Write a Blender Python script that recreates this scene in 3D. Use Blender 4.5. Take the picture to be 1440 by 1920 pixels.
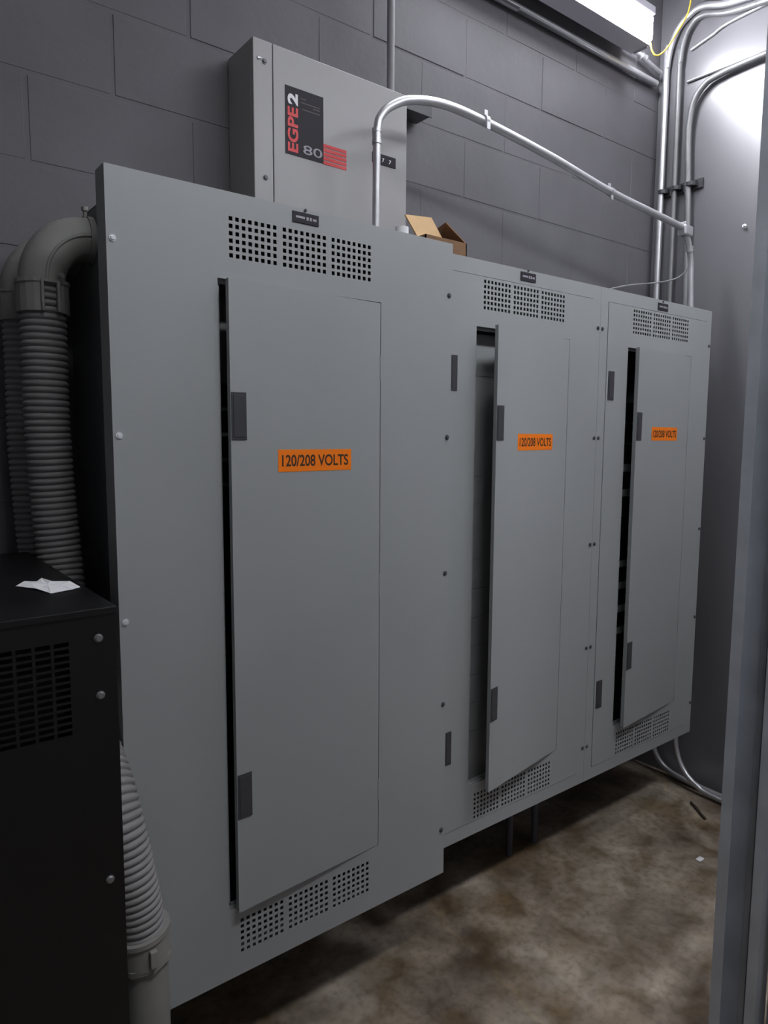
import bpy, bmesh, math, random
from mathutils import Vector, Matrix
random.seed(7)
for o in list(bpy.data.objects): bpy.data.objects.remove(o)
COL = bpy.context.scene.collection
SC = bpy.context.scene

# ------------------------------------------------------------------ camera
cam_d = bpy.data.cameras.new('camera'); cam = bpy.data.objects.new('camera', cam_d); COL.objects.link(cam)
R_ = Vector((0.79040, -0.61256, 0.0057)); U_ = Vector((0.06058, 0.08742, 0.99433)); F_ = Vector((0.60959, 0.78557, -0.1062))
M = Matrix(((R_.x, U_.x, -F_.x), (R_.y, U_.y, -F_.y), (R_.z, U_.z, -F_.z))).to_4x4()
M.translation = Vector((0.1364, -1.9051, 1.5798))
cam.matrix_world = M
cam_d.sensor_fit = 'AUTO'; cam_d.sensor_width = 36; cam_d.lens = 36 * 1322.4 / 1920
cam_d.clip_start = 0.02
SC.camera = cam

# ------------------------------------------------------------------ world, exposure
w = bpy.data.worlds.new('world'); SC.world = w; w.use_nodes = True
w.node_tree.nodes['Background'].inputs[0].default_value = (0.6, 0.65, 0.8, 1)
w.node_tree.nodes['Background'].inputs[1].default_value = 0.05
SC.view_settings.view_transform = 'Standard'; SC.view_settings.look = 'None'
SC.view_settings.exposure = 0.0; SC.view_settings.gamma = 1; SC.view_settings.use_curve_mapping = False

TUBE_GLOW = 110.0      # lens of the corner fixture
ROOM_GLOW = 35.0      # lenses of the fixtures behind the viewer
FILL_GLOW = 28.0      # lens of an unseen light added near the right wall

# ------------------------------------------------------------------ materials
def mat(name, col, rough=0.5, metal=0.0, var=0.0, scale=6.0, bump=0.0, bscale=80.0, emit=None, spec=0.4):
    m = bpy.data.materials.new(name); m.use_nodes = True
    nt = m.node_tree; b = nt.nodes['Principled BSDF']
    b.inputs['Base Color'].default_value = (*col, 1); b.inputs['Roughness'].default_value = rough
    b.inputs['Metallic'].default_value = metal; b.inputs['Specular IOR Level'].default_value = spec
    tc = nt.nodes.new('ShaderNodeTexCoord')
    n = nt.nodes.new('ShaderNodeTexNoise'); n.inputs['Scale'].default_value = scale; n.inputs['Detail'].default_value = 6
    nt.links.new(tc.outputs['Object'], n.inputs['Vector'])
    if var > 0:
        r = nt.nodes.new('ShaderNodeValToRGB')
        r.color_ramp.elements[0].position = 0.3; r.color_ramp.elements[1].position = 0.7
        r.color_ramp.elements[0].color = (*[c * (1 - var) for c in col], 1)
        r.color_ramp.elements[1].color = (*[min(1, c * (1 + var)) for c in col], 1)
        nt.links.new(n.outputs['Fac'], r.inputs['Fac']); nt.links.new(r.outputs['Color'], b.inputs['Base Color'])
    if bump > 0:
        n2 = nt.nodes.new('ShaderNodeTexNoise'); n2.inputs['Scale'].default_value = bscale; n2.inputs['Detail'].default_value = 4
        nt.links.new(tc.outputs['Object'], n2.inputs['Vector'])
        bp = nt.nodes.new('ShaderNodeBump'); bp.inputs['Strength'].default_value = bump; bp.inputs['Distance'].default_value = 0.004
        nt.links.new(n2.outputs['Fac'], bp.inputs['Height']); nt.links.new(bp.outputs['Normal'], b.inputs['Normal'])
    if emit:
        b.inputs['Emission Color'].default_value = (*emit[0], 1); b.inputs['Emission Strength'].default_value = emit[1]
    return m

M_block = mat('painted_block', (0.118, 0.114, 0.124), 0.66, var=0.12, scale=3.0, bump=0.22, bscale=38)
M_board = mat('painted_board', (0.150, 0.147, 0.160), 0.34, var=0.05, scale=2.0, bump=0.05, bscale=25, spec=0.9)
M_ceil = mat('ceiling_paint', (0.36, 0.36, 0.38), 0.8, var=0.05)
M_cab = mat('cabinet_grey', (0.322, 0.336, 0.338), 0.42, var=0.03, scale=2.5)
M_cab_in = mat('cabinet_inside', (0.17, 0.18, 0.185), 0.5, var=0.05)
M_enc = mat('enclosure_grey', (0.35, 0.345, 0.345), 0.45, var=0.03, scale=3)
M_dark = mat('dark_plastic', (0.035, 0.034, 0.040), 0.5, var=0.1)
M_latch = mat('latch_grey', (0.055, 0.055, 0.062), 0.45, var=0.1)
M_breaker = mat('breaker_black', (0.012, 0.012, 0.015), 0.4)
M_chrome = mat('bright_screw', (0.85, 0.86, 0.9), 0.25, metal=0.5)
M_screw = mat('dull_screw', (0.12, 0.12, 0.13), 0.5, metal=0.6)
M_emt = mat('galvanised_tube', (0.56, 0.56, 0.58), 0.42, metal=0.75, var=0.08, scale=14)
M_emtd = mat('shaded_tube', (0.21, 0.21, 0.215), 0.48, metal=0.5, var=0.12, scale=10)  # darker tube metal: shade on the corner conduits put into colour; bolts share it
M_stud = mat('galvanised_sheet', (0.50, 0.53, 0.58), 0.45, metal=0.25, var=0.12, scale=9)
M_orange = mat('orange_label', (1.0, 0.225, 0.008), 0.45)
M_ink = mat('label_ink', (0.06, 0.03, 0.015), 0.6)
M_plate = mat('plate_black', (0.030, 0.027, 0.034), 0.6, spec=.2)
M_red = mat('print_red', (0.66, 0.055, 0.06), 0.5)
M_white = mat('print_white', (0.75, 0.75, 0.78), 0.5)
M_greyp = mat('print_grey', (0.33, 0.31, 0.35), 0.5)
M_dim = mat('print_dim', (0.10, 0.08, 0.09), 0.5)
M_hose = mat('hose_grey', (0.215, 0.208, 0.208), 0.6, var=0.08, scale=6)
M_cast = mat('cast_grey', (0.23, 0.225, 0.212), 0.55, var=0.08, scale=8, bump=0.1)
M_ups = mat('cabinet_black', (0.0055, 0.0055, 0.006), 0.36, var=0.15, scale=5)
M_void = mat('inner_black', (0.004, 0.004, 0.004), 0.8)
M_paper = mat('paper_white', (0.8, 0.8, 0.82), 0.7)
M_card = mat('cardboard', (0.48, 0.31, 0.15), 0.8, var=0.1, scale=12)
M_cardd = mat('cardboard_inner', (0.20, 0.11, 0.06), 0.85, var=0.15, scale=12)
M_yellow = mat('yellow_sleeve', (0.75, 0.50, 0.05), 0.45)
M_cable = mat('grey_sleeve', (0.22, 0.22, 0.23), 0.5)
M_fix = mat('fixture_enamel', (0.62, 0.61, 0.66), 0.4)
M_lens = mat('fixture_lens', (0.9, 0.9, 0.9), 0.4, emit=((0.93, 0.94, 1.0), TUBE_GLOW))
M_lens3 = mat('fill_lens', (0.9, 0.9, 0.9), 0.4, emit=((0.94, 0.95, 1.0), FILL_GLOW))
M_lens2 = mat('room_lens', (0.9, 0.9, 0.9), 0.4, emit=((0.94, 0.96, 1.0), ROOM_GLOW))

# concrete floor with stains
M_floor = bpy.data.materials.new('stained_concrete'); M_floor.use_nodes = True
nt = M_floor.node_tree; b = nt.nodes['Principled BSDF']; L = nt.links
tc = nt.nodes.new('ShaderNodeTexCoord')
def noise(s, d, dist=0.0):
    n = nt.nodes.new('ShaderNodeTexNoise'); n.inputs['Scale'].default_value = s; n.inputs['Detail'].default_value = d
    n.inputs['Distortion'].default_value = dist; L.new(tc.outputs['Object'], n.inputs['Vector']); return n
def ramp(src, stops):
    r = nt.nodes.new('ShaderNodeValToRGB'); e = r.color_ramp.elements
    e[0].position, e[0].color = stops[0][0], (*stops[0][1], 1)
    e[1].position, e[1].color = stops[-1][0], (*stops[-1][1], 1)
    for p_, c_ in stops[1:-1]:
        k = e.new(p_); k.color = (*c_, 1)
    L.new(src, r.inputs['Fac']); return r
def mix(a, b_, f, mode='MIX'):
    x = nt.nodes.new('ShaderNodeMix'); x.data_type = 'RGBA'; x.blend_type = mode
    L.new(a, x.inputs[6]); L.new(b_, x.inputs[7])
    if isinstance(f, float): x.inputs[0].default_value = f
    else: L.new(f, x.inputs[0])
    return x.outputs[2]
n1 = noise(2.3, 12, 0.3); n2 = noise(6.5, 12, 0.5); n3 = noise(40, 5); n4 = noise(3.1, 6, 0.5)
c1_ = ramp(n1.outputs['Fac'], [(0.36, (0.13, 0.103, 0.082)), (0.5, (0.225, 0.188, 0.15)), (0.66, (0.36, 0.315, 0.27))])
c2_ = ramp(n2.outputs['Fac'], [(0.36, (0.55, 0.48, 0.38)), (0.5, (0.86, 0.83, 0.78)), (0.66, (1.22, 1.19, 1.14))])
c3_ = ramp(n4.outputs['Fac'], [(0.55, (0, 0, 0)), (0.68, (1, 1, 1))])
rust = nt.nodes.new('ShaderNodeRGB'); rust.outputs[0].default_value = (0.19, 0.12, 0.05, 1)
a1 = mix(c1_.outputs[0], c2_.outputs[0], 1.0, 'MULTIPLY')
mr = nt.nodes.new('ShaderNodeMath'); mr.operation = 'MULTIPLY'; mr.inputs[1].default_value = 0.45; L.new(c3_.outputs[0], mr.inputs[0])
a2 = mix(a1, rust.outputs[0], mr.outputs[0])
# hairline cracks
vo = nt.nodes.new('ShaderNodeTexVoronoi'); vo.feature = 'DISTANCE_TO_EDGE'; vo.inputs['Scale'].default_value = 1.1
wv = nt.nodes.new('ShaderNodeMix'); wv.data_type = 'RGBA'; wv.inputs[0].default_value = 0.12
L.new(tc.outputs['Object'], wv.inputs[6]); L.new(n2.outputs['Color'], wv.inputs[7]); L.new(wv.outputs[2], vo.inputs['Vector'])
cr = ramp(vo.outputs['Distance'], [(0.0, (1.22, 1.18, 1.05)), (0.005, (1.1, 1.08, 1.0)), (0.011, (1, 1, 1))])
a3 = mix(a2, cr.outputs[0], 1.0, 'MULTIPLY')
sp = ramp(n3.outputs['Fac'], [(0.36, (0.80, 0.78, 0.74)), (0.5, (1, 1, 1)), (0.68, (1.12, 1.12, 1.12))])
a3 = mix(a3, sp.outputs[0], 1.0, 'MULTIPLY')
L.new(a3, b.inputs['Base Color'])
rr = ramp(n2.outputs['Fac'], [(0.35, (0.35,) * 3), (0.65, (0.65,) * 3)]); L.new(rr.outputs[0], b.inputs['Roughness'])
bp = nt.nodes.new('ShaderNodeBump'); bp.inputs['Strength'].default_value = 0.25; bp.inputs['Distance'].default_value = 0.004
L.new(n3.outputs['Fac'], bp.inputs['Height']); L.new(bp.outputs['Normal'], b.inputs['Normal'])

# ------------------------------------------------------------------ mesh helpers
class MB:
    def __init__(s): s.v = []; s.f = []; s.mi = []; s.sm = []
    def add(s, vs, fs, mi=0, smooth=False):
        o = len(s.v); s.v += [tuple(q) for q in vs]
        for f in fs: s.f.append([i + o for i in f]); s.mi.append(mi); s.sm.append(smooth)
    def box(s, x0, x1, y0, y1, z0, z1, mi=0, c=0.0, tf=None):
        if c <= 0:
            vs = [(x, y, z) for x in (x0, x1) for y in (y0, y1) for z in (z0, z1)]
            fs = [(0, 1, 3, 2), (4, 6, 7, 5), (0, 4, 5, 1), (2, 3, 7, 6), (0, 2, 6, 4), (1, 5, 7, 3)]
        else:
            bm = bmesh.new(); bmesh.ops.create_cube(bm, size=1)
            for v in bm.verts:
                v.co = Vector(((x0 + x1) / 2 + v.co.x * (x1 - x0), (y0 + y1) / 2 + v.co.y * (y1 - y0), (z0 + z1) / 2 + v.co.z * (z1 - z0)))
            bmesh.ops.bevel(bm, geom=bm.edges[:], offset=c, segments=2, affect='EDGES', profile=0.5)
            bm.verts.index_update(); vs = [tuple(v.co) for v in bm.verts]; fs = [[v.index for v in f.verts] for f in bm.faces]; bm.free()
        if tf: vs = [tf(Vector(q)) for q in vs]
        s.add(vs, fs, mi)
    def sweep(s, pts, r, n=16, mi=0, caps=True, rad=None, flat=1.0):
        pts = [Vector(q) for q in pts]; N = len(pts); rings = []
        t = (pts[1] - pts[0]).normalized(); up = Vector((0, 0, 1)) if abs(t.z) < 0.9 else Vector((1, 0, 0))
        nrm = (up - t * up.dot(t)).normalized()
        for i in range(N):
            a = pts[max(i - 1, 0)]; c = pts[min(i + 1, N - 1)]; t = (c - a).normalized()
            nrm = (nrm - t * nrm.dot(t)).normalized(); bi = t.cross(nrm)
            rr = rad[i] if rad else r
            rings.append([pts[i] + (nrm * math.cos(2 * math.pi * k / n) + bi * math.sin(2 * math.pi * k / n) * flat) * rr for k in range(n)])
        vs = [q for ring in rings for q in ring]
        fs = [(i * n + k, (i + 1) * n + k, (i + 1) * n + (k + 1) % n, i * n + (k + 1) % n) for i in range(N - 1) for k in range(n)]
        s.add(vs, fs, mi, True)
        if caps: s.add(rings[0], [tuple(range(n))[::-1]], mi); s.add(rings[-1], [tuple(range(n))], mi)
    def cyl(s, a, b_, r, n=20, mi=0, r2=None):
        s.sweep([a, b_], r, n, mi, True, rad=[r, r if r2 is None else r2])
    def build(s, name, m, parent=None, loc=None):
        me = bpy.data.meshes.new(name); me.from_pydata(s.v, [], s.f)
        for k in (m if isinstance(m, (list, tuple)) else [m]): me.materials.append(k)
        for p_, i, sm in zip(me.polygons, s.mi, s.sm): p_.material_index = i; p_.use_smooth = sm
        bm = bmesh.new(); bm.from_mesh(me); bmesh.ops.recalc_face_normals(bm, faces=bm.faces); bm.to_mesh(me); bm.free()
        me.update()
        o = bpy.data.objects.new(name, me); COL.objects.link(o)
        if parent is not None:
            o.parent = parent
            o.location = -Vector(base(parent))
        return o

BASES = {}
def base(o): return BASES.get(o.name, (0, 0, 0))
def thing(name, label, cat, loc=(0, 0, 0), group=None):
    o = bpy.data.objects.new(name, None); COL.objects.link(o); o.location = loc; BASES[o.name] = tuple(loc)
    o.empty_display_size = 0.05
    o['label'] = label; o['category'] = cat
    if group: o['group'] = group
    return o
def tag(o, label, cat, group=None):
    o['label'] = label; o['category'] = cat
    if group: o['group'] = group
    return o
def struct(o): o['kind'] = 'structure'; return o

def fillet(pts, r, n=10):
    pts = [Vector(q) for q in pts]; out = [pts[0]]
    for i in range(1, len(pts) - 1):
        a, c, d = pts[i - 1], pts[i], pts[i + 1]
        u = (a - c); v = (d - c); lu, lv = u.length, v.length; u.normalize(); v.normalize()
        ang = u.angle(v); t = min(r / math.tan(ang / 2), lu * 0.49, lv * 0.49); 
        p0 = c + u * t; p1 = c + v * t
        for k in range(n + 1):
            q = k / n; out.append((1 - q) ** 2 * p0 + 2 * q * (1 - q) * c + q * q * p1)
    out.append(pts[-1]); return out
def spline(pts, n=12):
    pts = [Vector(q) for q in pts]; P_ = [2 * pts[0] - pts[1]] + pts + [2 * pts[-1] - pts[-2]]; out = []
    for i in range(1, len(P_) - 2):
        a, b1, c, d = P_[i - 1:i + 3]
        for k in range(n):
            t = k / n
            out.append(0.5 * ((2 * b1) + (c - a) * t + (2 * a - 5 * b1 + 4 * c - d) * t * t + (3 * b1 - a - 3 * c + d) * t ** 3))
    out.append(pts[-1]); return out

def grid_panel(mb, x0, x1, z0, z1, yf, th, holes, mi=0, tf=None):
    """sheet facing -Y between yf and yf+th with rectangular holes (x0,x1,z0,z1)"""
    xs = sorted(set([round(x0, 5), round(x1, 5)] + [round(h[i], 5) for h in holes for i in (0, 1)]))
    zs = sorted(set([round(z0, 5), round(z1, 5)] + [round(h[i], 5) for h in holes for i in (2, 3)]))
    nx, nz = len(xs) - 1, len(zs) - 1
    pres = [[True] * nz for _ in range(nx)]
    import bisect
    for h in holes:
        i0 = bisect.bisect_left(xs, round(h[0], 5)); i1 = bisect.bisect_left(xs, round(h[1], 5))
        j0 = bisect.bisect_left(zs, round(h[2], 5)); j1 = bisect.bisect_left(zs, round(h[3], 5))
        for i in range(i0, i1):
            for j in range(j0, j1): pres[i][j] = False
    vs = []; fs = []; idx = {}
    def V(i, j, k):
        if (i, j, k) not in idx:
            idx[(i, j, k)] = len(vs); q = Vector((xs[i], yf + th * k, zs[j])); vs.append(tf(q) if tf else q)
        return idx[(i, j, k)]
    def g(i, j): return 0 <= i < nx and 0 <= j < nz and pres[i][j]
    for i in range(nx):
        for j in range(nz):
            if not pres[i][j]: continue
            fs.append((V(i, j, 0), V(i + 1, j, 0), V(i + 1, j + 1, 0), V(i, j + 1, 0)))
            fs.append((V(i, j, 1), V(i, j + 1, 1), V(i + 1, j + 1, 1), V(i + 1, j, 1)))
            if not g(i - 1, j): fs.append((V(i, j, 0), V(i, j + 1, 0), V(i, j + 1, 1), V(i, j, 1)))
            if not g(i + 1, j): fs.append((V(i + 1, j, 0), V(i + 1, j, 1), V(i + 1, j + 1, 1), V(i + 1, j + 1, 0)))
            if not g(i, j - 1): fs.append((V(i, j, 0), V(i, j, 1), V(i + 1, j, 1), V(i + 1, j, 0)))
            if not g(i, j + 1): fs.append((V(i, j + 1, 0), V(i + 1, j + 1, 0), V(i + 1, j + 1, 1), V(i, j + 1, 1)))
    mb.add(vs, fs, mi)

def text_mesh(txt, h, wid, ext=0.0004, offset=0.0):
    """flat lettering in XZ, centred at 0, height h, total width wid"""
    cu = bpy.data.curves.new('t', 'FONT'); cu.body = txt; cu.size = 1; cu.align_x = 'LEFT'; cu.extrude = 0; cu.offset = offset
    o = bpy.data.objects.new('t', cu); COL.objects.link(o)
    dg = bpy.context.evaluated_depsgraph_get(); me = bpy.data.meshes.new_from_object(o.evaluated_get(dg))
    vs = [Vector(v.co) for v in me.vertices]; fs = [list(p_.vertices) for p_ in me.polygons]
    bpy.data.objects.remove(o); bpy.data.curves.remove(cu); bpy.data.meshes.remove(me)
    x0 = min(v.x for v in vs); x1 = max(v.x for v in vs); z0 = min(v.y for v in vs); z1 = max(v.y for v in vs)
    out = [Vector((((v.x - (x0 + x1) / 2) / (x1 - x0)) * wid, 0, ((v.y - (z0 + z1) / 2) / (z1 - z0)) * h)) for v in vs]
    return out, fs

# ------------------------------------------------------------------ setting
XL, XR, YF, ZC = -2.4, 3.17, -4.4, 3.62
mb = MB(); mb.box(XL - .1, XR + .12, YF - .1, 0.12, -0.1, 0); struct(mb.build('floor', M_floor))
mb = MB(); mb.box(XL - .1, XR + .12, YF - .1, 0.12, ZC, ZC + .1); struct(mb.build('ceiling', M_ceil))
mb = MB(); mb.box(XR, XR + .12, YF, 0.0, 0, ZC); struct(mb.build('wall_right', M_board))
mb = MB(); mb.box(XL - .1, XL, YF, 0.0, 0, ZC); struct(mb.build('wall_left', M_ceil))
mb = MB(); mb.box(XL, XR, YF - .1, YF, 0, ZC); struct(mb.build('wall_front', M_ceil))
# back wall of painted concrete blocks
BH = 0.2032; mb = MB(); mb.box(XL, XR, 0.0014, 0.12, 0, ZC)
k0 = -10
for k in range(-10, 9):
    za = 2.020 + k * BH; zb = za + BH
    if zb <= 0.02 or za >= ZC: continue
    za_ = max(za + .003, 0.0); zb_ = min(zb - .003, ZC)
    sh_ = 0.2032 if (k % 2 == 0) else 0.0
    j = -8
    while True:
        xa = 0.5401 + sh_ + j * 0.4064; xb = xa + 0.4064; j += 1
        if xb < XL + .02: continue
        if xa > XR: break
        a = max(xa + .003, XL); c = min(xb - .003, XR)
        if c - a < .02: continue
        yj = random.uniform(-.0007, .0007)
        tl = [random.uniform(-.0006, .0006) for _ in range(4)]
        ch = 0.004
        vs = [(a, .0050, za_), (c, .0050, za_), (c, .0050, zb_), (a, .0050, zb_),
              (a + ch, yj + tl[0], za_ + ch), (c - ch, yj + tl[1], za_ + ch), (c - ch, yj + tl[2], zb_ - ch), (a + ch, yj + tl[3], zb_ - ch)]
        mb.add(vs, [(0, 1, 5, 4), (1, 2, 6, 5), (2, 3, 7, 6), (3, 0, 4, 7), (4, 5, 6, 7)])
struct(mb.build('wall_back', M_block))
# partition beside the doorway
mb = MB(); mb.box(1.765, 1.87, -2.6, -1.265, 0, 2.75); struct(mb.build('wall_partition', M_board))

# ------------------------------------------------------------------ tall panelboards
def vent_holes(x0, zt, zb, w=0.378, ncol=8, nrow=6):
    hs = []; gw = 0.1155; step = (w - gw) / 2
    for g in range(3):
        gx = x0 + g * step
        p_ = gw / (ncol - 0.42); hw = p_ * 0.58
        for c in range(ncol):
            for zz in (zt, zb):
                zp = 0.0855 / (nrow - 0.42); hh = zp * 0.58
                for r in range(nrow):
                    hs.append((gx + c * p_, gx + c * p_ + hw, zz - r * zp - hh, zz - r * zp))
    return hs

def screw(parent, x, y, z, m, r=0.006, name='screw'):
    q = MB(); q.cyl((x, y - .0002, z), (x, y - .0016, z), r * 1.15, 16); q.cyl((x, y - .0016, z), (x, y - .0048, z), r * .78, 6, r2=r * .7)
    q.build(name, m, parent)

def hung_door(root, hx, yf, wd, zt, zb, deg, lab_z, m=M_cab):
    th = math.radians(deg); c, s_ = math.cos(th), math.sin(th)
    # local: u from free edge (0) to hinge (wd); v outward
    def tf(q): # q.x=u, q.y=outward offset (negative = towards viewer), q.z=z
        a = wd - q.x
        return Vector((hx - a * c + (-q.y) * s_ * -1, yf - a * s_ + q.y * c, q.z))
    d = MB(); T = 0.0016
    d.box(0, wd, 0, T, zb, zt, tf=tf)
    # return lips at the back of the door
    d.box(0, T, T, 0.016, zb, zt, tf=tf); d.box(0, wd, T, 0.016, zt - T, zt, tf=tf); d.box(0, wd, T, 0.016, zb, zb + T, tf=tf)
    door = d.build('door', m, root)
    BASES[door.name] = base(root)
    for z0, z1 in ((1.571, 1.674), (0.704, 0.810)):
        k = MB(); k.box(0.0015, 0.0385, -0.0022, 0.0, z0, z1, c=0.0009, tf=tf)
        k.box(0.006, 0.034, -0.0034, -0.002, z0 + .006, z1 - .006, c=0.0004, tf=tf)
        h = k.build('door_handle', M_latch, door); h.location = (0, 0, 0)
    k = MB(); k.box(0.119, 0.331, -0.0007, -0.0001, lab_z, lab_z + 0.051, tf=tf)
    vs, fs = text_mesh('120/208 VOLTS', 0.027, 0.192, offset=0.02)
    ang = 0.0
    k.add([tf(Vector((0.225 + v.x, -0.0011, lab_z + 0.0255 + v.z))) for v in vs], fs, 1)
    h = k.build('warning_label', [M_orange, M_ink], door); h.location = (0, 0, 0); h['label'] = 'orange sticker reading 120/208 VOLTS'
    # hinge knuckles
    for zz in (zt - .16, (zt + zb) / 2, zb + .16):
        k = MB(); k.cyl((hx + .001, yf + .0005, zz - .03), (hx + .001, yf + .0005, zz + .03), .0022, 10)
        h = k.build('hinge', m, door); h.location = (0, 0, 0)
    return door

def cabinet(label, x0, x1, zb, zt, yf, opx, vx, deg, lab_z, trim=None, flange=0.055, inset=0.05, left_scr=M_chrome, right_scr=M_screw, inner='plain', np=None, lat=None):
    root = thing('electrical_panelboard', label, 'electrical panel', ((x0 + x1) / 2, 0, zb), 'tall grey panelboards with open doors')
    ox0, ox1 = opx; oz0, oz1 = 0.474, (1.914 if trim is None else 1.908)
    vents = vent_holes(vx, 2.046, 0.440)
    # front sheet
    if trim is None:
        q = MB(); grid_panel(q, x0, x1, zb, zt, yf, .002, vents + [(ox0, ox1, oz0, oz1)])
    else:
        tx0, tx1, tz0, tz1 = trim
        q = MB(); grid_panel(q, x0, x1, zb, zt, yf, .002, [(tx0, tx1, tz0, tz1)])
    fl = flange
    q.box(x0, x0 + .002, yf + .002, yf + fl, zb, zt); q.box(x1 - .002, x1, yf + .002, yf + fl, zb, zt)
    q.box(x0 + .002, x1 - .002, yf + .002, yf + fl, zt - .002, zt); q.box(x0 + .002, x1 - .002, yf + .002, yf + fl, zb, zb + .002)
    if trim is None:
        stop(q, ox0, ox1, oz0, oz1, yf)
    q.build('front_trim', M_cab, root)
    if trim is not None:
        g = 0.0016; q = MB(); grid_panel(q, tx0 + g, tx1 - g, tz0 + g, tz1 - g, yf - .0016, .002, vents + [(ox0, ox1, oz0, oz1)])
        q.box(tx0 + g, tx0 + g + .002, yf + .0004, yf + .016, tz0 + g, tz1 - g); q.box(tx1 - g - .002, tx1 - g, yf + .0004, yf + .016, tz0 + g, tz1 - g)
        stop(q, ox0, ox1, oz0, oz1, yf)
        tp = q.build('trim_door', M_cab, root); BASES[tp.name] = base(root)
        for z0, z1 in ((1.715, 1.817), (0.571, 0.677)):
            k = MB(); k.box(lat[0], lat[1], yf - .0040, yf - .0016, z0, z1, c=0.0009)
            k.box(lat[0] + .006, lat[1] - .006, yf - .0052, yf - .0038, z0 + .008, z1 - .008, c=0.0004)
            h = k.build('latch', M_latch, tp); h.location = (0, 0, 0)
    # backbox: hollow, stands between the trim and the wall
    bx0, bx1, bz0, bz1 = x0 + inset, x1 - inset, zb + .04, zt - .012
    y0 = yf + .018
    q = MB(); t = .002
    q.box(bx0, bx0 + t, y0, -.005, bz0, bz1); q.box(bx1 - t, bx1, y0, -.005, bz0, bz1)
    q.box(bx0, bx1, y0, -.005, bz1 - t, bz1); q.box(bx0, bx1, y0, -.005, bz0, bz0 + t); q.box(bx0, bx1, -.007, -.005, bz0, bz1)
    q.build('backbox', M_cab_in, root)
    # interior
    yi = yf + (0.05 if inner == 'lined' else 0.085)
    if inner == 'plain':
        q = MB(); q.box(bx0 + .004, ox0 + .095, yi, yi + .002, 1.70, oz1 - .035); q.box(ox1 - .09, bx1 - .004, yi, yi + .002, oz0 - .03, oz1 - .085)
        q.build('dead_front', M_cab_in, root)
        for r in range(20):
            k = MB(); z = 1.695 - r * .058; k.box(ox0 + .022, ox0 + .18, yi - .012, yi + .05, z - .05, z, c=.002)
            k.box(ox0 + .10, ox0 + .125, yi - .022, yi - .012, z - .032, z - .018); k.build('breaker', M_breaker, root)
    elif inner == 'lined':
        q = MB(); zz = oz1 - .012; hts = [.13, .12, .10, .09, .085, .085, .095, .095, .095, .095, .095, .095, .095, .095]
        for h_ in hts:
            if zz - h_ < oz0 - .04: h_ = zz - (oz0 - .04)
            if h_ <= .01: break
            q.box(bx0 + .004, ox0 + .150, yi, yi + .002, zz - h_ + .003, zz); zz -= h_
        q.box(bx0 + .004, ox0 + .150, yi + .002, yi + .004, oz0 - .04, oz1 - .012)
        q.build('dead_front', M_cab, root)
        for r in range(17):
            k = MB(); z = oz1 - .36 - r * .060; k.box(ox0 + .152, ox0 + .24, yi - .006, yi + .05, z - .055, z, c=.002)
            k.box(ox0 + .165, ox0 + .195, yi - .016, yi - .006, z - .034, z - .020); k.build('breaker', M_breaker, root)
    else:
        zl = [(1.480, 1.453), (1.384, 1.357), (1.106, 1.081), (1.020, .994), (.928, .902), (.841, .815)]
        for a, c in zl:
            q = MB(); q.box(ox0 + .06, ox0 + .26, yf + .045, yf + .050, c, a); q.build('filler_plate', M_cab, root)
        ed = [oz1 - .19] + [v for ac in zl for v in ac] + [oz0 + .02]
        for a, c in zip(ed[0::2], ed[1::2]):
            n = max(1, round((a - c) / .085)); hh = (a - c) / n
            for i in range(n):
                k = MB(); z = a - i * hh; k.box(ox0 + .07, ox0 + .24, yf + .052, yf + .12, z - hh + .003, z - .003, c=.002)
                k.box(ox0 + .12, ox0 + .15, yf + .042, yf + .052, z - hh * .6, z - hh * .4); k.build('breaker', M_breaker, root)
    hung_door(root, ox1 - .002, yf - (.0016 if trim else 0), .425, oz1 - .002, .476, deg, lab_z)
    # screws down both edges
    for z in (1.959, 1.579, 1.199, .817, .436):
        screw(root, x0 + .012, yf, z, left_scr); screw(root, x1 - .012, yf, z, right_scr)
    # nameplate
    a, c, z0, z1 = np
    k = MB(); yy = yf - (.0002 if trim is None else .0004)
    k.box(a, c, yy - .0022, yy, z0, z1, c=.0005)
    for (u0, u1, w0, w1) in ((.12, .46, .42, .62), (.52, .60, .35, .65), (.64, .72, .35, .65), (.76, .90, .38, .60)):
        k.box(a + (c - a) * u0, a + (c - a) * u1, yy - .0027, yy - .0021, z0 + (z1 - z0) * w0, z0 + (z1 - z0) * w1, 1)
    k.build('nameplate', [M_plate, M_greyp], root)
    screw(root, (a + c) / 2, yf, z1 + .0065, M_screw, .0035)
    return root
def stop(q, ox0, ox1, oz0, oz1, yf):
    e = .009; d0, d1 = yf + .014, yf + .0155
    q.box(ox0 - .001, ox0 + e, d0, d1, oz0, oz1); q.box(ox1 - e, ox1 + .001, d0, d1, oz0, oz1)
    q.box(ox0 - .001, ox1 + .001, d0, d1, oz1 - e, oz1 + .001); q.box(ox0 - .001, ox1 + .001, d0, d1, oz0 - .001, oz0 + e)
    q.box(ox0 - .0015, ox0, yf + .002, d1, oz0, oz1); q.box(ox1, ox1 + .0015, yf + .002, d1, oz0, oz1)
    q.box(ox0, ox1, yf + .002, d1, oz1, oz1 + .0015); q.box(ox0, ox1, yf + .002, d1, oz0 - .0015, oz0)

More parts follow.
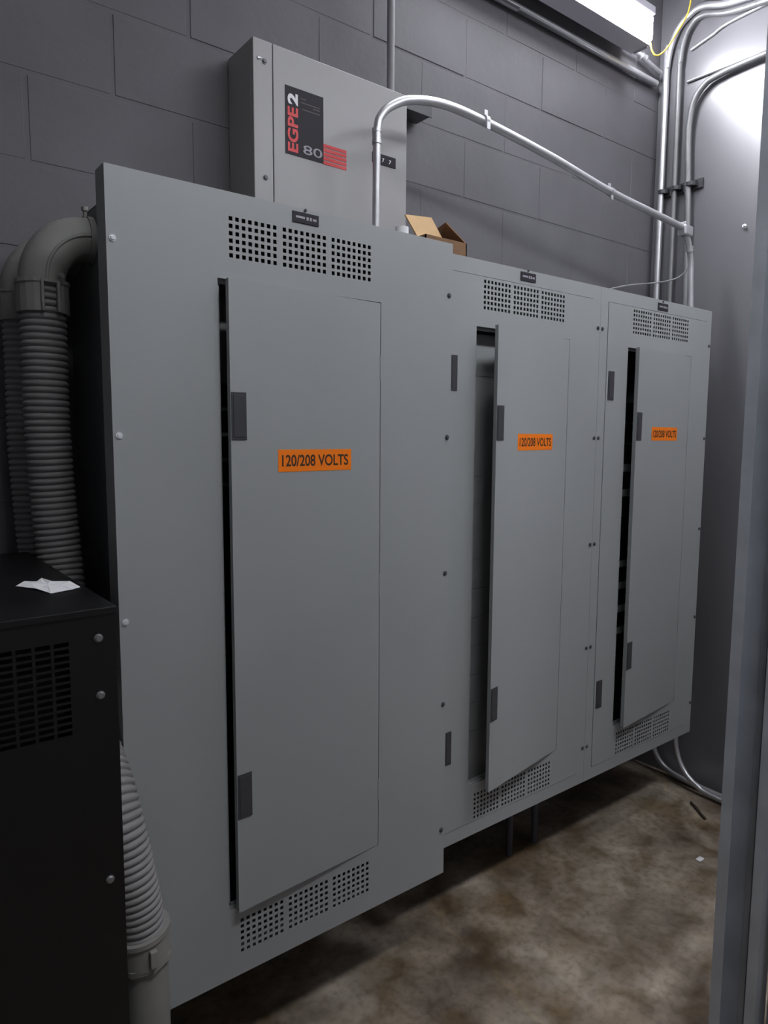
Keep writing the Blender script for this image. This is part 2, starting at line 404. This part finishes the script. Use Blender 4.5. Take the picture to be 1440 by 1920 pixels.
Y1, Y2 = -0.4665, -0.3786
cabinet('widest grey panelboard, nearest, with its door ajar beside the ribbed hoses', .5724, 1.4825, .299, 2.096, Y1, (.801, 1.240), .829, 3.4, 1.498,
        np=(.985, 1.055, 2.063, 2.087))
cabinet('middle grey panelboard with its door open widest over a pale inner panel', 1.5125, 2.2695, .301, 2.101, Y2, (1.664, 2.104), 1.692, 9.6, 1.540,
        trim=(1.552, 2.226, .346, 2.056), inset=.035, left_scr=M_screw, inner='lined', np=(1.852, 1.923, 2.066, 2.093), lat=(1.558, 1.587))
cabinet('farthest grey panelboard by the right wall, black breakers showing through its gap', 2.2705, 3.026, .301, 2.101, Y2, (2.441, 2.880), 2.467, 5.2, 1.571,
        trim=(2.314, 2.988, .346, 2.056), inset=.035, left_scr=M_screw, inner='breakers', np=(2.623, 2.692, 2.062, 2.089), lat=(2.326, 2.361))

# ------------------------------------------------------------------ wall enclosure above the nearest panelboard
enc = thing('surge_enclosure', 'grey wall box with black and red nameplate above the nearest panelboard', 'electrical box', (1.318, 0, 2.13))
q = MB(); q.box(1.058, 1.578, -.134, -.003, 2.13, 2.613, c=.002); q.build('enclosure_body', M_enc, enc)
q = MB(); q.box(1.058, 1.1145, -.150, -.134, 2.13, 2.613, c=.002); q.build('hinge_strip', M_enc, enc)
q = MB(); q.box(1.117, 1.578, -.150, -.134, 2.13, 2.613, c=.002); lid = q.build('lid', M_enc, enc); BASES[lid.name] = base(enc)
for z in (2.560, 2.267): screw(enc, 1.0905, -.150, z, M_screw, .0062)
k = MB(); k.cyl((1.07, -.1505, 2.563), (1.080, -.1505, 2.565), .004, 8); k.build('hinge_pin', M_chrome, enc)
k = MB(); k.box(1.552, 1.566, -.108, -.094, 2.613, 2.628, c=.002); k.build('lid_latch', M_dark, enc)
k = MB(); k.box(1.152, 1.2745, -.1512, -.1502, 2.345, 2.521)
yy = -.1516
vs, fs = text_mesh('EGPE', .033, .116, offset=0.03)    # reads upwards
def upw(v, cx, cz): return Vector((cx - v.z, yy, cz + v.x))
k.add([upw(v, 1.1755, 2.411) for v in vs], fs, 1)
vs, fs = text_mesh('2', .032, .030, offset=0.045); k.add([upw(v, 1.1755, 2.490) for v in vs], fs, 2)
vs, fs = text_mesh('80', .024, .062, offset=0.005); k.add([Vector((1.239 + v.x, yy, 2.368 + v.z)) for v in vs], fs, 3)
for i, (a, c, z) in enumerate(((1.20, 1.217, 2.497), (1.20, 1.262, 2.487), (1.24, 1.262, 2.480), (1.205, 1.262, 2.470))):
    k.box(a, c, yy - .0001, yy + .0002, z, z + .0022, 4)
h = k.build('nameplate', [M_plate, M_red, M_white, M_greyp, M_dim], lid); h.location = (0, 0, 0); h['label'] = 'black nameplate with red EGPE lettering'
k = MB()
for i in range(5):
    z = 2.3985 - i * .0115; k.box(1.2745, 1.353, -.1512, -.1503, z - .0085, z)
h = k.build('red_stripes', M_red, lid); h.location = (0, 0, 0); h['label'] = 'five red stripes'
k = MB(); k.box(1.446, 1.534, -.1525, -.1502, 2.389, 2.419, c=.0006)
for x in (1.486, 1.512):
    k.add([(x - .004, -.1530, 2.408), (x + .003, -.1530, 2.408), (x + .003, -.1530, 2.4055), (x - .002, -.1530, 2.397), (x - .005, -.1530, 2.397), (x, -.1530, 2.4055), (x - .004, -.1530, 2.4055)], [(0, 1, 2, 5, 6), (2, 3, 4, 5)], 1)
h = k.build('key_window', [M_plate, M_white], lid); h.location = (0, 0, 0)

# ------------------------------------------------------------------ conduits
def conduit(label, pts, r, m, couplings=(), fr=0.1, sm=False, cat='conduit', name='metal_conduit', group=None, straps=()):
    path = spline(pts) if sm else fillet(pts, fr)
    root = thing(name, label, cat, tuple(pts[0]), group)
    q = MB(); q.sweep(path, r, 18); q.build('tube', m, root)
    for (a, d, l) in couplings:
        a = Vector(a); d = Vector(d).normalized(); k = MB()
        k.cyl(a - d * l, a + d * l, r * 1.32, 18); k.cyl(a - d * l * 1.0, a - d * l * .55, r * 1.55, 6); k.cyl(a + d * l * .55, a + d * l * 1.0, r * 1.55, 6)
        k.build('coupling', M_emt, root)
    for s_ in straps: s_(root)
    return root
# feeder tube arching from nearest panelboard to farthest one
pts = [(1.362, -.28, 2.085), (1.364, -.28, 2.30), (1.367, -.28, 2.422), (1.382, -.28, 2.462), (1.418, -.28, 2.495), (1.485, -.28, 2.528), (1.607, -.28, 2.551), (1.78, -.28, 2.548), (2.10, -.286, 2.515), (2.424, -.292, 2.470), (2.75, -.308, 2.436), (2.885, -.32, 2.418)]
root = thing('metal_conduit', 'bright bent conduit arching from nearest panelboard across to the farthest one', 'conduit', (1.362, -.28, 2.09))
q = MB(); _p = spline(pts, 14); q.sweep(_p, .0125, 20, rad=[.0100 + .0030 * min(1, i / (len(_p) * .55)) for i in range(len(_p))]); q.build('tube', M_emt, root)
def coup(a, d, l, r, rt, nm='coupling', m=M_emt):
    a = Vector(a); d = Vector(d).normalized(); k = MB(); k.cyl(a - d * l, a + d * l, r, 18); k.cyl(a - d * l, a - d * l * .5, r * 1.2, 6); k.cyl(a + d * l * .5, a + d * l, r * 1.2, 6); k.build(nm, m, rt)
coup((1.3645, -.28, 2.43 - .03), (0, 0, 1), .02, .0118, root)
coup((1.366, -.28, 2.102), (0, 0, 1), .014, .0135, root, 'connector')
for px, pz in ((1.78, 2.548), (2.424, 2.470)):
    k = MB(); d = Vector((1, 0, -.08)).normalized()
    k.cyl(Vector((px, -.285 if px < 2 else -.292, pz)) - d * .008, Vector((px, -.285 if px < 2 else -.292, pz)) + d * .008,   .0155, 16)
    k.box(px - .007, px + .007, -.288, -.284, pz + .010, pz + .032); k.box(px - .007, px + .007, -.300, -.296, pz - .028, pz - .006)
    k.build('clamp', M_emt, root)
k = MB(); k.box(2.862, 2.920, -.340, -.302, 2.388, 2.428, c=.006); k.box(2.872, 2.892, -.332, -.310, 2.426, 2.442, c=.003); k.build('elbow_fitting', M_emt, root)
q = MB(); q.sweep(spline([(2.902, -.32, 2.40), (2.922, -.32, 2.362), (2.934, -.32, 2.335), (2.946, -.32, 2.29), (2.952, -.32, 2.22), (2.962, -.32, 2.12), (2.964, -.318, 2.091)], 8), .0115, 18); q.build('tube', M_emt, root)
coup((2.930, -.32, 2.345), (.25, 0, -1), .010, .0145, root, 'connector')

XC = 3.142
conduit('thick bright vertical conduit in the corner curving out over the top', [(XC, -.052, .30), (XC, -.05, 3.05), (XC, -.052, 3.20), (XC, -.068, 3.29), (XC, -.10, 3.352), (XC, -.15, 3.385), (XC, -.21, 3.392), (XC, -.37, 3.345), (XC - .01, -.8, 3.30), (XC - .01, -1.5, 3.28)], .0135, M_emt, sm=True)
conduit('shade-darkened vertical conduit second from the corner, behind the bright one', [(XC, -.122, .9), (XC, -.113, 3.05), (XC, -.115, 3.20), (XC, -.126, 3.28), (XC, -.155, 3.335), (XC, -.21, 3.357), (XC, -.37, 3.310), (XC - .01, -.8, 3.265), (XC - .01, -1.5, 3.25)], .0115, M_emtd, sm=True)
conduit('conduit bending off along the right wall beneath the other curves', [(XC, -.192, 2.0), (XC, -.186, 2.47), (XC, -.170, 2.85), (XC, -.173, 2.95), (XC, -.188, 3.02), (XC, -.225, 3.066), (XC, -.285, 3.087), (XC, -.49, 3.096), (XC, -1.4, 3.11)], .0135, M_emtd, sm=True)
conduit('slim straight conduit running level along the bright right wall', [(3.1625, -.140, 3.122), (3.1625, -.5, 3.118), (3.1625, -1.5, 3.11)], .006, M_emt, sm=True)
conduit('slim conduit rising toward the viewer at top of the right wall', [(3.1625, -.150, 3.248), (3.1625, -.24, 3.270), (3.1625, -.35, 3.292), (3.1625, -.8, 3.30), (3.1625, -1.4, 3.30)], .006, M_emt, sm=True)
# tubes along the top of the back wall
r_ = conduit('long conduit run level on the block wall under the light', [(1.3, -.022, 3.135), (2.2, -.022, 3.138), (3.11, -.022, 3.142)], .0135, M_emt)
r_ = conduit('upper conduit along the block wall with a screw coupling by the light', [(1.4, -.035, 3.205), (2.3, -.035, 3.210), (2.95, -.035, 3.212), (3.08, -.035, 3.190), (3.12, -.035, 3.185)], .0095, M_emt, couplings=(((2.985, -.035, 3.209), (1, 0, -.03), .018),))
conduit('vertical conduit dropping down the block wall into the wall box', [(1.553, -.10, 2.60), (1.553, -.10, ZC)], .0115, mat('painted_tube', (.23, .225, .24), .5, var=.05), couplings=(((1.553, -.10, 2.622), (0, 0, 1), .008),))
# tubes under the farthest panelboard, on the floor
conduit('grey floor conduit curving out from under the farthest panelboard, nearer the corner', [(3.135, -.105, .45), (3.135, -.112, .26), (3.135, -.135, .15), (3.135, -.17, .075), (3.135, -.225, .032), (3.13, -.33, .016), (3.12, -.5, .015), (3.10, -1.0, .015)], .0135, M_emt, sm=True)
conduit('grey floor conduit curving out beside the farthest panelboard, nearer the viewer', [(3.10, -.268, .55), (3.10, -.270, .26), (3.10, -.285, .15), (3.095, -.325, .080), (3.085, -.39, .040), (3.08, -.50, .020), (3.065, -1.0, .015)], .0125, M_emt, sm=True)
M_stub = mat('dark_tube', (.07, .07, .085), .6)
# stubs under the middle panelboard
for i, (x, lb) in enumerate(((2.07, 'dark conduit stub into the floor below the vents of the middle panelboard'), (2.215, 'dark conduit stub under the right edge of the middle panelboard'))):
    conduit(lb, [(x, -.20, 0.0), (x, -.20, .338)], .013, M_stub, couplings=(((x, -.20, .322), (0, 0, 1), .012),))
# strut with clamps on the right wall
st = thing('strut_channel', 'short dark strut channel holding the corner conduits to the right wall', 'pipe bracket', (3.165, -.13, 2.676))
k = MB(); k.box(3.157, 3.168, -.235, -.03, 2.658, 2.698, c=.001); k.build('channel', M_latch, st)
for y in (-.058, -.122, -.19): 
    k = MB(); k.cyl((XC, y, 2.670), (XC, y, 2.686), .019, 16); k.box(3.135, 3.158, y - .026, y - .018, 2.668, 2.688); k.build('pipe_clamp', M_latch, st)
# small dark box beside the enclosure
jb = thing('junction_box', 'small dark flat box on the block wall beside the wall enclosure', 'electrical box', (1.71, 0, 2.625))
k = MB(); k.box(1.62, 1.740, -.075, -.003, 2.619, 2.655, c=.003); k.build('body', M_latch, jb)
k = MB(); k.box(1.617, 1.743, -.079, -.075, 2.616, 2.658, c=.001); k.build('cover', M_latch, jb)
# cables
tag_y = MB(); tag_y.sweep(spline([(3.09, -.20, 3.50), (3.06, -.20, 3.40), (3.035, -.20, 3.325), (2.975, -.19, 3.235), (2.925, -.18, 3.165), (2.885, -.165, 3.132), (2.870, -.15, 3.150), (2.868, -.14, 3.19)], 10), .0032, 10)
tag(tag_y.build('yellow_cable', M_yellow), 'yellow cable hanging in a loop at the end of the light', 'cable')
q = MB(); q.sweep(spline([(2.30, -.22, 2.106), (2.44, -.24, 2.128), (2.62, -.25, 2.172), (2.812, -.26, 2.207), (2.92, -.27, 2.235), (2.955, -.29, 2.262), (2.962, -.305, 2.29)], 10), .0028, 10)
tag(q.build('grey_cable', M_cable), 'thin grey cable looping over the farthest panelboard to a conduit', 'cable')

# ------------------------------------------------------------------ ribbed hoses with cast elbows
def hose(label, ex, ey, ez, pts, RZ=.102):
    root = thing('corrugated_hose', label, 'hose', (pts[-1][0], pts[-1][1], 0))
    # elbow
    R0 = min(.118, .612 - ex); arc = [Vector((.6205, ey, ez + RZ)), Vector((min(ex + R0, .612), ey, ez + RZ))]
    for i in range(1, 15):
        a = math.pi / 2 + math.pi / 2 * i / 14; arc.append(Vector((ex + R0 + R0 * math.cos(a), ey, ez + RZ * math.sin(a))))
    arc.append(Vector((ex, ey, ez - .012)))
    q = MB(); q.sweep(arc, .047, 32); 
    ridge = [p_ + Vector((0, -.046, 0)) for p_ in arc]; q.sweep(ridge, .004, 8)
    q.cyl((.608, ey, ez + RZ), (.6205, ey, ez + RZ), .051, 32)
    q.build('elbow', M_cast, root)
    k = MB(); k.cyl((ex + R0 - .006, ey - .01, ez + RZ + .045), (ex + R0 - .006, ey - .012, ez + RZ + .062), .0042, 10); k.cyl((ex + R0 - .006, ey - .012, ez + RZ + .060), (ex + R0 - .007, ey - .013, ez + RZ + .068), .0075, 6)
    k.build('clamp_screw', M_cast, root)
    # split collar: two shells with a gap facing the viewer
    q = MB(); n = 40; zt, zb = ez - .006, ez - .070
    def shell(a0, a1, ro, ri, z0, z1):
        m_ = 18; vs = []
        for i in range(m_ + 1):
            a = a0 + (a1 - a0) * i / m_
            for (r, z) in ((ro, z1), (ro, z0), (ri, z0), (ri, z1)): vs.append((ex + r * math.cos(a), ey + r * math.sin(a), z))
        fs = []
        for i in range(m_):
            for c in range(4): fs.append((i * 4 + c, i * 4 + (c + 1) % 4, (i + 1) * 4 + (c + 1) % 4, (i + 1) * 4 + c))
        fs.append((0, 1, 2, 3)); fs.append(tuple(m_ * 4 + c for c in (3, 2, 1, 0))); q.add(vs, fs)
    D = math.radians; g0, g1 = D(258), D(292)
    shell(g1, g0 + 2 * math.pi, .0535, .0475, zb, zt)
    shell(0, 2 * math.pi, .0560, .046, zt - .004, zt + .004)
    for a in (g0, g1):
        c_, s_ = math.cos(a), math.sin(a)
        q.sweep([(ex + .056 * c_, ey + .056 * s_, zb), (ex + .056 * c_, ey + .056 * s_, zt)], .0035, 8)
    q.cyl((ex + .057 * math.cos(g1 + .05), ey + .057 * math.sin(g1 + .05), zt + .012), (ex + .066 * math.cos(g1 + .05), ey + .066 * math.sin(g1 + .05), zt + .012), .006, 10)
    q.build('collar', M_cast, root)
    # ribbed hose
    path = spline([(ex, ey, ez - .008)] + pts, 60)
    # resample
    pitch = .0142; step = pitch / 10; out = [path[0]]; acc = 0; 
    for a, c in zip(path, path[1:]):
        d = (c - a).length; pos = step - acc
        while pos <= d:
            out.append(a + (c - a) * (pos / d)); pos += step
        acc = d - (pos - step)
    rad = [.0405 + .0073 * abs(math.cos(math.pi * (i * step) / pitch)) ** .55 for i in range(len(out))]
    q = MB(); q.sweep(out, 0, 32, rad=rad); q.build('ribbed_tube', M_hose, root)
    # lower connector
    e = Vector(pts[-1]); d = (e - Vector(pts[-2])).normalized()
    q = MB(); q.cyl(e - d * .03, e + d * .028, .053, 32); q.cyl(e - d * .034, e - d * .024, .057, 32); q.cyl(e + d * .022, e + d * .034, .056, 8)
    q.cyl(e + d * .03, Vector((e.x + d.x * .05, e.y + d.y * .05, 0.0)), .045, 28)
    q.box(e.x - .006, e.x + .008, e.y - .062, e.y - .050, e.z - .02, e.z + .015, c=.002)
    q.build('lower_connector', M_cast, root)
hose('front ribbed grey hose with cast elbow, bending down past the nearest panelboard', .514, -.20, 1.912,
     [(.513, -.20, 1.76), (.512, -.20, 1.60), (.518, -.20, 1.42), (.524, -.215, 1.27), (.520, -.27, 1.12), (.5215, -.37, .99), (.526, -.50, .90), (.530, -.555, .83), (.541, -.575, .74), (.553, -.58, .655), (.562, -.58, .575)])
hose('rear ribbed grey hose with cast elbow, half hidden behind the front hose', .500, -.075, 1.908,
     [(.502, -.07, 1.72), (.500, -.07, 1.56), (.506, -.075, 1.38), (.512, -.08, 1.24), (.512, -.09, 1.0), (.51, -.10, .6)])

# ------------------------------------------------------------------ black equipment cabinet
UX, UY, UH = .475, -.774, 1.31
up = thing('battery_cabinet', 'black metal equipment cabinet with slotted grille and bolts in front of the hoses', 'equipment cabinet', (.05, -.45, 0))
q = MB(); q.box(-.36, UX, UY - .003, -.12, UH - .012, UH, c=.0015); q.build('top_cover', M_ups, up)
q = MB(); q.box(UX - .004, UX - .002, UY + .003, -.122, .03, UH - .012); q.box(-.358, -.356, UY + .003, -.122, .03, UH - .012); q.box(-.358, UX - .002, -.124, -.122, .03, UH - .012); q.box(-.358, UX - .002, UY + .003, -.122, .03, .034)
for x in (-.3, .40):
    for y in (UY + .08, -.2): q.box(x - .025, x + .025, y - .025, y + .025, 0, .03)
q.build('body', M_ups, up)
hs = []
for c in range(27):
    for r in range(14):
        x1 = .402 - c * .0262; z1 = 1.263 - r * .0109; hs.append((x1 - .0215, x1, z1 - .0070, z1))
q = MB(); grid_panel(q, -.358, UX - .002, .03, UH - .012, UY, .0025, hs); q.build('front_panel', M_ups, up)
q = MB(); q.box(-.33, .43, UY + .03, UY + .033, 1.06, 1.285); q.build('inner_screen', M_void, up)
for x, z in ((.446, 1.262), (.446, 1.169), (.450, .856), (.450, .45)):
    k = MB(); k.cyl((x, UY, z), (x, UY - .002, z), .0068, 24); k.cyl((x, UY - .002, z), (x, UY - .0045, z), .0062, 24, r2=.0045); k.build('bolt', M_emtd, up)
# scrap of paper
pv = [(.376, -.526), (.395, -.500), (.412, -.510), (.427, -.487), (.438, -.520), (.462, -.548), (.466, -.600), (.447, -.622), (.412, -.624), (.398, -.578)]
cx = sum(a for a, c in pv) / len(pv); cy = sum(c for a, c in pv) / len(pv)
vs = [(a, c, UH + .0012 + .0022 * (i % 2)) for i, (a, c) in enumerate(pv)] + [(a * .5 + cx * .5, c * .5 + cy * .5, UH + .002 + .003 * ((i + 1) % 2)) for i, (a, c) in enumerate(pv)] + [(cx, cy, UH + .003)]
n = len(pv); fs = [(i, (i + 1) % n, n + (i + 1) % n, n + i) for i in range(n)] + [(n + i, n + (i + 1) % n, 2 * n) for i in range(n)]
vs2 = vs + [(a, c, z - .0008) for a, c, z in vs]; N2 = len(vs)
fs2 = fs + [tuple(i + N2 for i in f[::-1]) for f in fs] + [(i, (i + 1) % n, (i + 1) % n + N2, i + N2) for i in range(n)]
q = MB(); q.add(vs2, fs2); tag(q.build('paper_scrap', M_paper), 'crumpled white scrap of paper lying on the black cabinet', 'paper')

# ------------------------------------------------------------------ cardboard box and roll on the panelboards
cb = thing('cardboard_box', 'open tan cardboard box with raised flap on top of the panelboards', 'box', (1.57, -.26, 2.101))
def slab(quad, t=.004):
    quad = [Vector(v) for v in quad]; nrm = (quad[1] - quad[0]).cross(quad[3] - quad[0]).normalized() * t
    vs = quad + [v + nrm for v in quad]
    return vs, [(3, 2, 1, 0), (4, 5, 6, 7), (0, 1, 5, 4), (1, 2, 6, 5), (2, 3, 7, 6), (3, 0, 4, 7)]
q = MB(); bx0, bx1, by0, by1, bz0, bz1 = 1.490, 1.652, -.345, -.190, 2.1055, 2.150
for quad in (((bx0, by0, bz0), (bx1, by0, bz0), (bx1, by0, bz1), (bx0, by0, bz1)), ((bx1, by1, bz0), (bx0, by1, bz0), (bx0, by1, bz1), (bx1, by1, bz1)),
             ((bx0, by1, bz0), (bx0, by0, bz0), (bx0, by0, bz1), (bx0, by1, bz1)), ((bx1, by0, bz0), (bx1, by1, bz0), (bx1, by1, bz1), (bx1, by0, bz1)),
             ((bx0, by0, bz0), (bx0, by1, bz0), (bx1, by1, bz0), (bx1, by0, bz0))):
    q.add(*slab(quad, -.004))
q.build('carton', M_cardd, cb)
q = MB(); q.add(*slab(((1.505, -.30, 2.140), (1.602, -.30, 2.150), (1.592, -.25, 2.232), (1.490, -.25, 2.222)), .004)); q.build('flap', M_card, cb)
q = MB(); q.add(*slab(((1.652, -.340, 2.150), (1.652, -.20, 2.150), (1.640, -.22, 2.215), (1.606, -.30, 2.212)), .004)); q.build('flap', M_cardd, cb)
rl = thing('tape_roll', 'small white roll standing on the nearest panelboard beside the cardboard box', 'tape', (1.44, -.30, 2.084))
q = MB()
for r0, z0, z1 in ((.019, 2.084, 2.168),): q.cyl((1.440, -.30, z0), (1.440, -.30, z1), r0, 24)
q.build('roll', M_paper, rl)
q = MB(); q.cyl((1.440, -.30, 2.168), (1.440, -.30, 2.171), .010, 16); q.build('core', M_card, rl)

# ------------------------------------------------------------------ light fixtures
def fixture(label, x0, x1, y0, y1, z0, z1, lens, group=None, skirt=0.0):
    root = thing('fluorescent_fixture', label, 'ceiling light', ((x0 + x1) / 2, (y0 + y1) / 2, z1), group)
    q = MB(); q.box(x0, x1, y0, y1, z1 - .03, z1, c=.003); yk = y1 - skirt; q.box(x0, x1, yk - .003, yk, z0 - .004, z1 - .03)
    if skirt > 0: q.box(x0, x1, y0 + .021, y1, z0 - .006, z0 - .002)
    q.build('housing', M_fix, root)
    q = MB(); q.box(x0 + .012, x1 - .004, y0 + .002, yk - .004, z0, z1 - .031, c=.012); q.build('lens', lens, root)
    for x in (x0 + .15, x1 - .15):
        k = MB(); k.cyl((x, (y0 + y1) / 2, z1), (x, (y0 + y1) / 2, ZC), .004, 10); k.build('hanger_rod', M_emt, root)
    k = MB(); k.box(x1 - .004, x1 + .004, y1 - .075, y1 - .01, z0 - .012, z0 + .012, c=.003); k.build('end_socket', M_fix, root)
    return root
fixture('glaring fluorescent light fixed along the back wall near the corner', 1.60, 2.86, -.165, -.060, 3.178, 3.31, M_lens, skirt=.030)
fixture('fluorescent light over the middle of the room', .45, 1.65, -2.15, -1.90, 3.42, 3.54, M_lens2)
fixture('fluorescent light over the far side of the partition', 1.95, 3.05, -2.15, -1.90, 3.42, 3.54, M_lens2)
fixture('short unseen light added near the right wall to brighten it', 2.35, 3.05, -1.02, -.88, 3.42, 3.52, M_lens3)  # out of view, added to brighten the right wall and farther panelboard tops

# ------------------------------------------------------------------ metal stud at the doorway
sx, ya = 1.75, -1.140
sd = thing('metal_stud', 'galvanised steel channel post standing at the right edge of the doorway', 'metal post', (sx, ya - .06, 0))
q = MB(); t = .0012; W_ = .106; D_ = .052
q.box(sx + D_, sx + D_ + t, ya - W_, ya, 0, 2.75)
q.box(sx, sx + D_, ya - t, ya, 0, 2.75); q.box(sx, sx + D_, ya - W_, ya - W_ + t, 0, 2.75)
q.box(sx, sx + t, ya - .026, ya - t, 0, 2.75); q.box(sx, sx + t, ya - W_ + t, ya - W_ + .024, 0, 2.75)
q.build('channel', M_stud, sd)
q = MB(); q.box(sx + D_ - .006, sx + D_ - .0002, ya - .060, ya - .046, 0, 2.75, c=.002); q.build('web_rib', M_stud, sd)

# ------------------------------------------------------------------ small things
q = MB(); q.cyl((3.1695, -.422, 2.449), (3.158, -.424, 2.452), .006, 10, r2=.004); q.cyl((3.160, -.424, 2.452), (3.155, -.430, 2.456), .009, 10, r2=.006)
tag(q.build('wall_anchor', M_white), 'tiny white anchor stuck in the grey right wall', 'wall anchor')
q = MB(); q.sweep(spline([(2.983, -.425, .006), (2.955, -.465, .008), (2.93, -.495, .006), (2.904, -.53, .007)], 6), .008, 8, flat=.6)
tag(q.build('rusty_bolt', mat('rust_brown', (.09, .065, .05), .8)), 'dark brown rod-like scrap on the floor near the floor conduits', 'debris')
q = MB(); q.box(2.60, 2.632, -.672, -.652, 0, .008, c=.003)
tag(q.build('plaster_chip', M_paper), 'small white chip lying on the concrete floor', 'debris')
